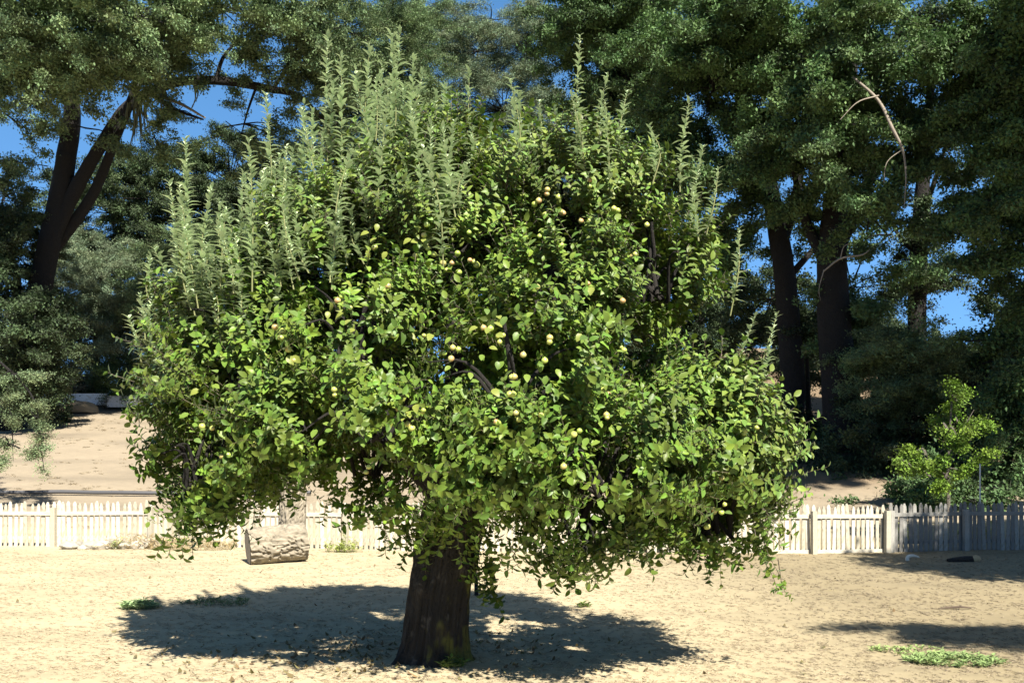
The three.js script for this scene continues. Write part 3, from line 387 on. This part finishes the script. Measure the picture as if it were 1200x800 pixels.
// two trees outside the frame on the right, whose shade lies on the fence and the yard
makeTree('oak_tree', 'tall oak outside the frame shading the grey end of the fence', 'tree', { seed: 151, color: MID, trunk: [[2000, 720, 13, 0.4], [1990, 400, 13, 0.35], [1960, 60, 13, 0.2]], blobs: [[2049, -25, 13.8, 349, 175, 3.9, 3200], [1850, 19, 11.6, 170, 85, 1.2, 1500], [2073, -200, 14.4, 310, 150, 3.5, 1500], [1775, 14, 15.9, 113, 85, 2.0, 500]] });
makeTree('oak_tree', 'small oak outside the frame whose long low bough streaks the yard with shade', 'tree', { seed: 152, color: MID, spread: 0.2, reach: 0.4, size: 0.6, spray: 'fine', trunk: [[2500, 900, 5.9, 0.2], [2500, 500, 5.9, 0.15], [2450, 60, 5.9, 0.1]], limbs: [[[2450, 100, 5.9, 0.09], [2287, 0, 5.9, 0.06], [1926, 20, 6.3, 0.03], [1670, 50, 6.7, 0.012]]], blobs: [[1666, 48, 6.7, 90, 30, 0.12, 45], [1926, 17, 6.3, 140, 50, 0.25, 200], [2287, -28, 5.8, 190, 70, 0.45, 480], [2611, -81, 5.3, 260, 110, 0.8, 520]] });
makeTree('oak_tree', 'lofty oak outside the frame whose high crown shades the wood on the bank', 'tree', { seed: 153, color: MID, trunk: [[1640, 660, 24, 0.6], [1630, 300, 24, 0.5], [1560, -160, 24, 0.3]], blobs: [[1440, -290, 24, 270, 110, 3.6, 1900], [1270, -270, 24.5, 130, 80, 2.6, 500], [1600, -260, 24, 200, 150, 4, 900]] });

/* ------------------------------------------------------------ picket fence */
const paint = (c, wear) => { const t = dataTex(128, (u, v) => { const k = 0.93 + 0.1 * tile(u, v * 3, 6, wear) - 0.22 * smooth(tile(u * 4, v, 12, wear + 3), 0.25, 0.5), w = smooth(tile(u * 2, v, 5, wear + 8), 0.2, 0.45) * 0.3; return [k - w * 0.5, k - w * 0.6, k - w * 0.75]; }); return std(c, 0.75, { map: t, bumpMap: t, bumpScale: 0.002 }); };
const WHITE = [paint(col(0.45, 0.415, 0.335), 1), paint(col(0.36, 0.33, 0.255), 4), paint(col(0.49, 0.455, 0.375), 6)], GREY_SHADED = [paint(col(0.23, 0.222, 0.2), 2), paint(col(0.29, 0.28, 0.25), 5), paint(col(0.17, 0.163, 0.148), 9)];  // weathered grey set is darkened further, so its colour carries the shade
function picketGeo(w, h, point, lean) { const s = new THREE.Shape(); s.moveTo(-w / 2, 0); s.lineTo(w / 2, 0); s.lineTo(w / 2 + lean, h - point); s.lineTo(w * 0.16 + lean, h); s.lineTo(-w * 0.16 + lean, h); s.lineTo(-w / 2 + lean, h - point); s.closePath(); return new THREE.ExtrudeGeometry(s, { depth: 0.018, bevelEnabled: true, bevelThickness: 0.003, bevelSize: 0.003, bevelSegments: 1 }); }
const pickets = [[0.08, 1.08, 0.075, 0], [0.075, 1.05, 0.09, 0.008], [0.084, 1.11, 0.07, -0.01], [0.071, 1.03, 0.08, 0.014], [0.08, 1.09, 0.06, -0.006]].map((a) => picketGeo(...a));
const box = (w, h, d) => new THREE.BoxGeometry(w, h, d);
function fence(label, mats, pts, { step = 0.124, rail = 0.78, low = [], foot = false, lowRail = true }) {
  const r = rngOf(label.length * 7), o = V(pts[0][0], 0, pts[0][1]); o.y = ground(o.x, o.z); const f = thing('picket_fence', label, 'fence', o);
  for (let s = 0; s < pts.length - 1; s++) {
    const a = V(pts[s][0], 0, pts[s][1]), b = V(pts[s + 1][0], 0, pts[s + 1][1]), L = a.distanceTo(b), dir = b.clone().sub(a).normalize(), turn = -Math.atan2(dir.z, dir.x), nrm = V(-dir.z, 0, dir.x); if (nrm.z < 0) nrm.negate();
    const sunk = low.includes(s) ? -0.26 : 0, n = Math.floor(L / step);
    const ya = ground(a.x, a.z), yb = ground(b.x, b.z);
    for (let i = 0; i < n; i++) {
      const t = (i + 0.5) / n, p = a.clone().lerp(b, t), m = part('picket', pickets[Math.floor(r() * 5)], mats[Math.floor(r() * 3)], f);
      p.y = Math.max(ground(p.x, p.z), lerp(ya, yb, t) - 0.05) + sunk - 0.03 + gauss(r) * 0.012; m.position.copy(p.sub(o)); m.rotation.set(gauss(r) * 0.02 + (sunk ? 0.05 : 0), turn, gauss(r) * (sunk ? 0.05 : 0.028));
    }
    if (!sunk) for (const [h, w] of lowRail ? [[rail, 0.085], [0.2, 0.075]] : [[rail, 0.085]]) { const m = part('rail', box(L + 0.02, w, 0.036), mats[0], f), q = a.clone().lerp(b, 0.5).addScaledVector(nrm, h === 0.2 ? -0.026 : 0.042); q.y = (ya + yb) / 2 + h; m.position.copy(q.sub(o)); m.rotation.set(0, turn, Math.atan2(yb - ya, L)); }
    if (foot) { const m = part('foot_board', box(L, 0.1, 0.03), mats[0], f), q = a.clone().lerp(b, 0.5).addScaledVector(nrm, 0.04); q.y = (ya + yb) / 2 + 0.03; m.position.copy(q.sub(o)); m.rotation.set(0, turn, Math.atan2(yb - ya, L)); }
    for (const e of s === pts.length - 2 ? [a, b] : [a]) { const m = part('post', box(0.105, 1.0, 0.105), mats[1], f), q = e.clone().addScaledVector(nrm, 0.125); q.y = ground(e.x, e.z) + 0.42; m.position.copy(q.sub(o)); m.rotation.set(0, turn, gauss(r) * 0.012); }
  }
}
fence('long sunlit white picket fence running from the left edge behind the apple trunk', WHITE, [[-15.6, -22.2], [-13.05, -22.15], [-10.75, -22.1], [-8.4, -22], [-6.9, -21.6], [-5.95, -21.6], [-3.75, -21.4], [-1.4, -20.9], [0.9, -20.5], [3.3, -20.4], [5.4, -20.4]], { low: [3] });
fence('bright white picket fence length with a bottom board, right of the apple crown', WHITE, [[5.55, -20.3], [6.48, -20.3], [8.2, -20.65]], { foot: true, rail: 0.8, step: 0.112, lowRail: false });
fence('weathered grey picket fence length standing in shade at the right', GREY_SHADED, [[8.33, -20.75], [10.1, -21.0], [12.0, -21.2], [13.8, -21.3]], { rail: 0.82, step: 0.112 });

/* ------------------------------------------------------------ logs, stones, stake, wall and the rest */
function logGeo(len, rad, seed, amp = 0.24) {          // a lying or standing bole, bark in plates; along +y from 0
  const g = new THREE.CylinderGeometry(rad, rad, len, 90, 70, true), p = g.attributes.position;
  for (let i = 0; i < p.count; i++) { const a = Math.atan2(p.getZ(i), p.getX(i)), y = p.getY(i), ca = Math.cos(a), sa = Math.sin(a), w = noise(ca * 2 + seed, sa * 2, y * 3) * 0.5; const fis = Math.abs(noise(ca * 9 + seed + w * 2.5, sa * 9 + w * 2.5, y * 3.4 + w * 2)), k = 1 + amp * (Math.min(0.2, fis) * 4 - 0.6) + 0.05 * noise(ca, sa + seed, y * 1.2); p.setX(i, ca * rad * k); p.setZ(i, sa * rad * k); p.setY(i, y + len / 2); }
  const q = mergeVertices(g.deleteAttribute('uv').deleteAttribute('normal')); q.computeVertexNormals();
  const c = []; const pp = q.attributes.position; for (let i = 0; i < pp.count; i++) { const R = Math.hypot(pp.getX(i), pp.getZ(i)) / rad, k = 0.85 + 0.35 * noise(pp.getX(i) * 9, pp.getY(i) * 5, pp.getZ(i) * 9) + 0.35 * noise(pp.getX(i) * 30, pp.getY(i) * 12, pp.getZ(i) * 30); c.push(0.24 * k, 0.208 * k, 0.155 * k); }
  q.setAttribute('color', new THREE.Float32BufferAttribute(c, 3)); return q;
}
const logBark = std(0xffffff, 0.95, { vertexColors: true }), rings = dataTex(256, (u, v) => { const d = Math.hypot(u - 0.5, v - 0.5) * 2, k = 0.75 + 0.14 * Math.sin(d * 70 + 2 * noise(u * 4, v * 4)) + 0.2 * noise(u * 9, v * 9) - 0.5 * smooth(noise(Math.atan2(v - 0.5, u - 0.5) * 3, 2) * d, 0.2, 0.4); return [k, k * 0.95, k * 0.88]; }), cut = std(col(0.4, 0.35, 0.28), 0.95, { map: rings });
function disc(r, seed) { const g = new THREE.CircleGeometry(r, 40); const p = g.attributes.position; for (let i = 1; i < p.count; i++) { const k = 1 + 0.04 * noise(p.getX(i) * 6, p.getY(i) * 6, seed); p.setXY(i, p.getX(i) * k, p.getY(i) * k); } return g; }
{
  const c = at(286, 657, 18.4), y = ground(c.x, c.z), log = thing('cut_log', 'short thick cut log with deeply fissured bark lying in front of the white fence', 'log', V(c.x, y, c.z));
  const b = part('bark', logGeo(1.12, 0.36, 3), logBark, log); b.position.set(0.1, 0.31, 0); b.rotation.set(0, 0.42, -Math.PI / 2, 'YXZ'); log.rotation.z = 0.09;
  const e = part('cut_face', disc(0.345, 2), cut, log); e.position.set(0.1 - 0.008 * Math.cos(0.42), 0.31, 0.002); e.rotation.set(0, 0.42 - Math.PI / 2, 0);
  const e2 = part('cut_face', e.geometry, cut, log); e2.position.set(0.1 + 1.122 * Math.cos(0.42), 0.31, -1.122 * Math.sin(0.42)); e2.rotation.set(0, 0.42 + Math.PI / 2, 0);
  const q = at(341, 645, 19.3), s = thing('tall_stump', 'tall pale stump standing upright behind the fissured log', 'stump', V(q.x, ground(q.x, q.z) - 0.05, q.z));
  const sb = part('bark', logGeo(1.5, 0.27, 12, 0.2), logBark, s); sb.rotation.set(0, 1, -0.04); const t = part('cut_face', disc(0.262, 5), cut, s); t.position.set(0.06, 1.503, 0); t.rotation.set(-Math.PI / 2, 0, 0);
}
function stoneGeo(seed) { const g = mergeVertices(new THREE.IcosahedronGeometry(1, 3).deleteAttribute('uv').deleteAttribute('normal')), p = g.attributes.position, v = V(0, 0, 0); for (let i = 0; i < p.count; i++) { v.fromBufferAttribute(p, i); v.multiplyScalar(1 + 0.38 * noise(v.x * 1.1 + seed, v.y * 1.1, v.z * 1.1) + 0.12 * noise(v.x * 3, v.y * 3 + seed, v.z * 3)); v.y *= 0.62; p.setXYZ(i, v.x, v.y, v.z); } const n = g.toNonIndexed(); n.computeVertexNormals(); return n; }
{
  const r = rngOf(31), geos = [1, 2, 3].map((k) => stoneGeo(k * 4.7)), mats = [std(col(0.27, 0.25, 0.21), 0.95), std(col(0.36, 0.33, 0.27), 0.95), std(col(0.2, 0.185, 0.16), 0.95)];
  for (let k = 0; k < 15; k++) { const px = 80 + k * 7.4 + gauss(r) * 4, p = at(px, 640, 21.5 + gauss(r) * 0.25), m = part(numbered('stone'), geos[k % 3], mats[(k * 5) % 3], scene), s = 0.11 + 0.09 * r(); m.position.set(p.x, ground(p.x, p.z) + s * 0.35, p.z); m.scale.set(s * 1.2, s, s); m.rotation.set(gauss(r) * 0.3, r() * 6.28, gauss(r) * 0.3); tag(m, 'grey stone in the low row heaped along the foot of the white fence', 'stone', 'stones heaped at the foot of the white fence'); }
}
{
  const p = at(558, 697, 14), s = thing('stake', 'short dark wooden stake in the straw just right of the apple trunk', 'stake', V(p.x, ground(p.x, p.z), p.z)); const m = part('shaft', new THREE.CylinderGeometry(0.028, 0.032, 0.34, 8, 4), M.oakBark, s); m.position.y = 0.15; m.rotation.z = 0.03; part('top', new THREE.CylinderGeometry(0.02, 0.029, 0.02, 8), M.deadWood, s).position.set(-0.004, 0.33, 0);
  const q = at(1070, 657, 18.8), c = part(numbered('driftwood'), tube([[V(-0.11, 0, 0.02), 0.035], [V(-0.1, 0.07, 0), 0.04], [V(0, 0.1, 0), 0.036], [V(0.12, 0.07, 0.03), 0.015]], { radial: 9, steps: 7, bark: 0.15 }), std(col(0.62, 0.56, 0.46)), scene); c.position.set(q.x, ground(q.x, q.z) + 0.02, q.z); tag(c, 'small bleached curved piece of wood on the ground near the fence corner', 'driftwood');
  const f = at(1128, 658, 18.7), g = thing('fallen_log', 'dark fallen log with a pale broken end in the shade before the grey fence', 'log', V(f.x, ground(f.x, f.z) - 0.02, f.z)); g.scale.set(0.7, 0.75, 0.75); const fb = part('bark', tube([[V(-0.42, 0.06, 0), 0.05], [V(0, 0.09, 0.02), 0.085], [V(0.32, 0.1, 0.05), 0.09]], { radial: 14, steps: 12, bark: 0.1 }), barkMat(col(0.05, 0.04, 0.035)), g); const bk = part('broken_end', tube([[V(0.28, 0.09, 0.05), 0.096], [V(0.4, 0.12, 0.07), 0.1], [V(0.46, 0.15, 0.08), 0.05]], { radial: 12, steps: 6, bark: 0.2 }), std(col(0.4, 0.28, 0.15)), g);
  const k = at(1122, 714, 12.6), st = part(numbered('stick'), mergeGeometries([tube([[V(-0.26, 0.012, 0.02), 0.006], [V(-0.08, 0.02, -0.02), 0.014], [V(0.06, 0.03, 0.01), 0.016], [V(0.2, 0.014, -0.03), 0.009]], { radial: 7, steps: 6, bark: 0.2 }), tube([[V(-0.02, 0.02, 0), 0.01], [V(0.05, 0.055, 0.02), 0.005]], { radial: 6, steps: 3 })]), M.twig, scene); st.position.set(k.x, ground(k.x, k.z) + 0.008, k.z); tag(st, 'dark crooked stick lying alone on the bare ground at the right', 'stick');
}
{ // thin pipe across the foot of the slope, the white wall and the mound on its crest, the pole by the fence
  const pts = []; for (let x = -22; x <= -6.5; x += 1.2) { const z = -35.5 - 0.1 * Math.sin(x); pts.push([V(x, ground(x, z) + 0.14, z), 0.075]); }
  tag(part(numbered('pipe'), tube(pts, { radial: 10, steps: 4 }), std(col(0.06, 0.06, 0.065), 0.6), scene), 'long dark pipe lying across the foot of the sandy slope behind the fence', 'pipe');
  const wallMat = paint(col(0.88, 0.9, 0.92), 7), w = thing('low_wall', 'low white wall along the crest of the sandy slope at the left', 'wall', V(-29, ground(-29, -61.5), -61.5));
  for (let i = 0; i < 4; i++) { const x0 = -33.6 + i * 2.35, m = part('wall_panel', box(2.3, 0.75, 0.18), wallMat, w); m.position.set(x0 + 1.15 + 29, ground(x0 + 1, -61.5) - w.position.y + 0.62, 0); }
  const ms = at(92, 492, 59.5), mg = new THREE.SphereGeometry(1, 40, 20), mp = mg.attributes.position; for (let i = 0; i < mp.count; i++) { const x = mp.getX(i), y = mp.getY(i), z = mp.getZ(i), k = 1 + 0.18 * fbm(x * 2, y * 2, z * 2); mp.setXYZ(i, x * 1.25 * k, Math.max(-0.1, y) * 0.7 * k, z * k); } mg.computeVertexNormals();
  const md = part(numbered('soil_mound'), mg, std(col(0.3, 0.235, 0.155), 1), scene); md.position.set(ms.x, ground(ms.x, ms.z), ms.z); tag(md, 'small rounded heap of tan soil in front of the low white wall', 'mound');
  const pp = at(1149, 612, 26), pl = thing('pole', 'thin pale metal pole beside the fresh green sapling behind the fence', 'pole', V(pp.x, ground(pp.x, pp.z), pp.z)); const ps = part('shaft', new THREE.CylinderGeometry(0.018, 0.018, 1.9, 10), std(col(0.55, 0.54, 0.5), 0.5, { metalness: 0.3 }), pl); ps.position.y = 0.95; part('cap', new THREE.SphereGeometry(0.022, 10, 6), ps.material, pl).position.y = 1.9;
}

/* ------------------------------------------------------------ weeds and dry grass */
function weed(label, p, wid, h, n, c, L = 0.09, W = 0.03, name = 'weed') {
  const r = rngOf(Math.round(p.x * 100) + 977), S = new Leaves(); 
  for (let k = 0; k < n; k++) { const a = r() * 6.28, q = Math.sqrt(r()) * wid, x = Math.cos(a) * q, z = Math.sin(a) * q * 0.55, hh = h * (0.3 + 0.8 * r()) * (1 - 0.5 * q / wid), y0 = ground(p.x + x, p.z + z) - ground(p.x, p.z), b = V(x, y0, z), e = V(x + gauss(r) * h * 0.4, y0 + hh, z + gauss(r) * h * 0.4); S.stick(b, e, 0.003, 0.002, c.map((v) => v * 0.8)); for (let j = 0; j < 5; j++) { const t = 0.7 + 0.6 * r(), w = r() * 6.28; S.add(aim(b.clone().lerp(e, 0.25 + 0.75 * r()), V(Math.cos(w), 0.4 + r() * 0.5, Math.sin(w)), 0, 1, V(gauss(r) * 0.4, 1, gauss(r) * 0.4)), c.map((v) => v * t), L * t, W * t, 0.2, 0.1, false); } }
  const g = thing(name, label, 'weed', V(p.x, ground(p.x, p.z), p.z)); part('leaves', S.geo(), M.grass, g).userData.kind = 'stuff'; return g;
}
weed('small pale green weed at the left tip of the apple tree shadow', at(162, 716, 12.7), 0.24, 0.14, 110, [0.28, 0.38, 0.18]);
weed('green weed patch spreading at the lower right on the straw', at(1120, 778, 9.3), 0.5, 0.09, 210, [0.2, 0.28, 0.1], 0.06, 0.022);
weed('thin scattered green weeds left of the lower right weed patch', at(1065, 765, 9.8), 0.42, 0.06, 50, [0.22, 0.29, 0.1], 0.05, 0.02);
weed('light green weed at the white fence right of the fissured log', at(402, 648, 20.6), 0.35, 0.45, 70, [0.28, 0.33, 0.08]);
weed('yellow-green weed at the very foot of the apple trunk', at(530, 790, 8.85), 0.12, 0.12, 30, [0.15, 0.22, 0.03], 0.06, 0.025);
weed('tiny green weed alone in the straw right of the stake', at(683, 710, 12.8), 0.1, 0.08, 16, [0.2, 0.27, 0.07], 0.06);
weed('low dull green weeds along the top edge of the apple tree shadow', at(255, 708, 13.1), 0.5, 0.09, 70, [0.16, 0.21, 0.09], 0.07, 0.02);
weed('leafy green sprig among the stones at the white fence', at(137, 640, 21.2), 0.12, 0.3, 18, [0.25, 0.33, 0.1]);
weed('yellow flowered plant poking above the grey fence by the pole', at(1145, 600, 23.6), 0.35, 0.85, 60, [0.4, 0.36, 0.1], 0.1, 0.05);
weed('yellow-green plant peeping over the pickets at the fence corner', at(1055, 606, 23.2), 0.3, 0.75, 40, [0.25, 0.28, 0.06], 0.09, 0.04);
weed('dry brown weeds leaning on the white fence near the stones', at(165, 640, 21.4), 0.9, 0.42, 150, [0.42, 0.33, 0.18], 0.12, 0.015);
weed('strawy dead weeds under the broken stretch of white fence', at(235, 645, 21.2), 0.8, 0.4, 130, [0.45, 0.37, 0.21], 0.12, 0.015);
{
  const r = rngOf(77), kinds = [0].map(() => { const S = new Leaves(); for (let k = 0; k < 13; k++) { const a = r() * 6.28, t = 0.75 + 0.5 * r(), l = 0.035 + 0.05 * r() ** 2; S.add(aim(V(gauss(r) * 0.05, -0.005, gauss(r) * 0.05), V(Math.cos(a) * 1.3, 0.35 + r() * 0.8, Math.sin(a) * 1.3), 0, 1, V(gauss(r), 0.8, gauss(r))), [t, t, t], l, 0.0045, 0.5 * r(), 0, false); } return S.geo(); });
  const lists = [[], [], []];
  for (let k = 0; k < 24000; k++) {
    const d = 7.6 + 14 * r() ** 1.25, x = (r() - 0.5) * 1.16 * d, z = -d; if (fbm(x * 0.7 + 3, z * 0.9) < -0.5 + 0.5 * r()) continue;
    if (Math.hypot(x - AT.x, z - AT.z) < 0.42) continue;
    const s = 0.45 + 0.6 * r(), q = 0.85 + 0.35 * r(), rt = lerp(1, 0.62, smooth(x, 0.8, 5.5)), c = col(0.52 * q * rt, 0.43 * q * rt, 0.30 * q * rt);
    lists[k % 3].push({ m: new THREE.Matrix4().compose(V(x, ground(x, z) + 0.004, z), new THREE.Quaternion().setFromEuler(new THREE.Euler(0, r() * 6.28, 0)), V(s, s * (0.6 + 0.5 * r()), s)), c });
  }
  for (let k = 0; k < 5000; k++) { const d = 27 + 34 * r(), x = -30 + 50 * r(), z = -d; if (fbm(x * 0.35, z * 0.5 + 9) < 0.02 + 0.12 * r()) continue; const s = 1.6 + 2.2 * r(), q = 0.6 + 0.5 * r(); lists[0].push({ m: new THREE.Matrix4().compose(V(x, ground(x, z) + 0.01, z), new THREE.Quaternion().setFromEuler(new THREE.Euler(0, r() * 6.28, 0)), V(s, s, s)), c: col(0.36 * q, 0.29 * q, 0.185 * q) }); }
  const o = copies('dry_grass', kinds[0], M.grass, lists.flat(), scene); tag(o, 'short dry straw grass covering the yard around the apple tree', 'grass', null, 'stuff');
}
{ // fallen leaves and bits of straw, thickest under the apple tree
  const r = rngOf(91), S = new Leaves(), list = []; S.add(new THREE.Matrix4(), [1, 1, 1], 0.06, 0.034, 0.4, 0.22); const geo = S.geo();
  for (let k = 0; k < 800; k++) { const under = k < 600, x = under ? AT.x - 0.6 + gauss(r) * 2.1 : (r() - 0.5) * 16, z = under ? AT.z - 0.4 + gauss(r) * 1.5 : -8 - 12 * r(); if (Math.hypot(x - AT.x, z - AT.z) < 0.4) continue; const q = 0.5 + 0.7 * r(); list.push({ m: new THREE.Matrix4().compose(V(x, ground(x, z) + 0.018, z), new THREE.Quaternion().setFromEuler(new THREE.Euler(Math.PI / 2 + gauss(r) * 0.5, gauss(r) * 0.4, r() * 6.28)), V(1, 1, 1).multiplyScalar(0.6 + 0.7 * r())), c: col(0.19 * q, (0.12 + 0.05 * r()) * q, 0.06 * q) }); }
  tag(copies('fallen_leaves', geo, M.grass, list, scene), 'dry brown fallen leaves scattered on the straw under the apple tree', 'leaves', null, 'stuff');
}
renderer.render(scene, camera);
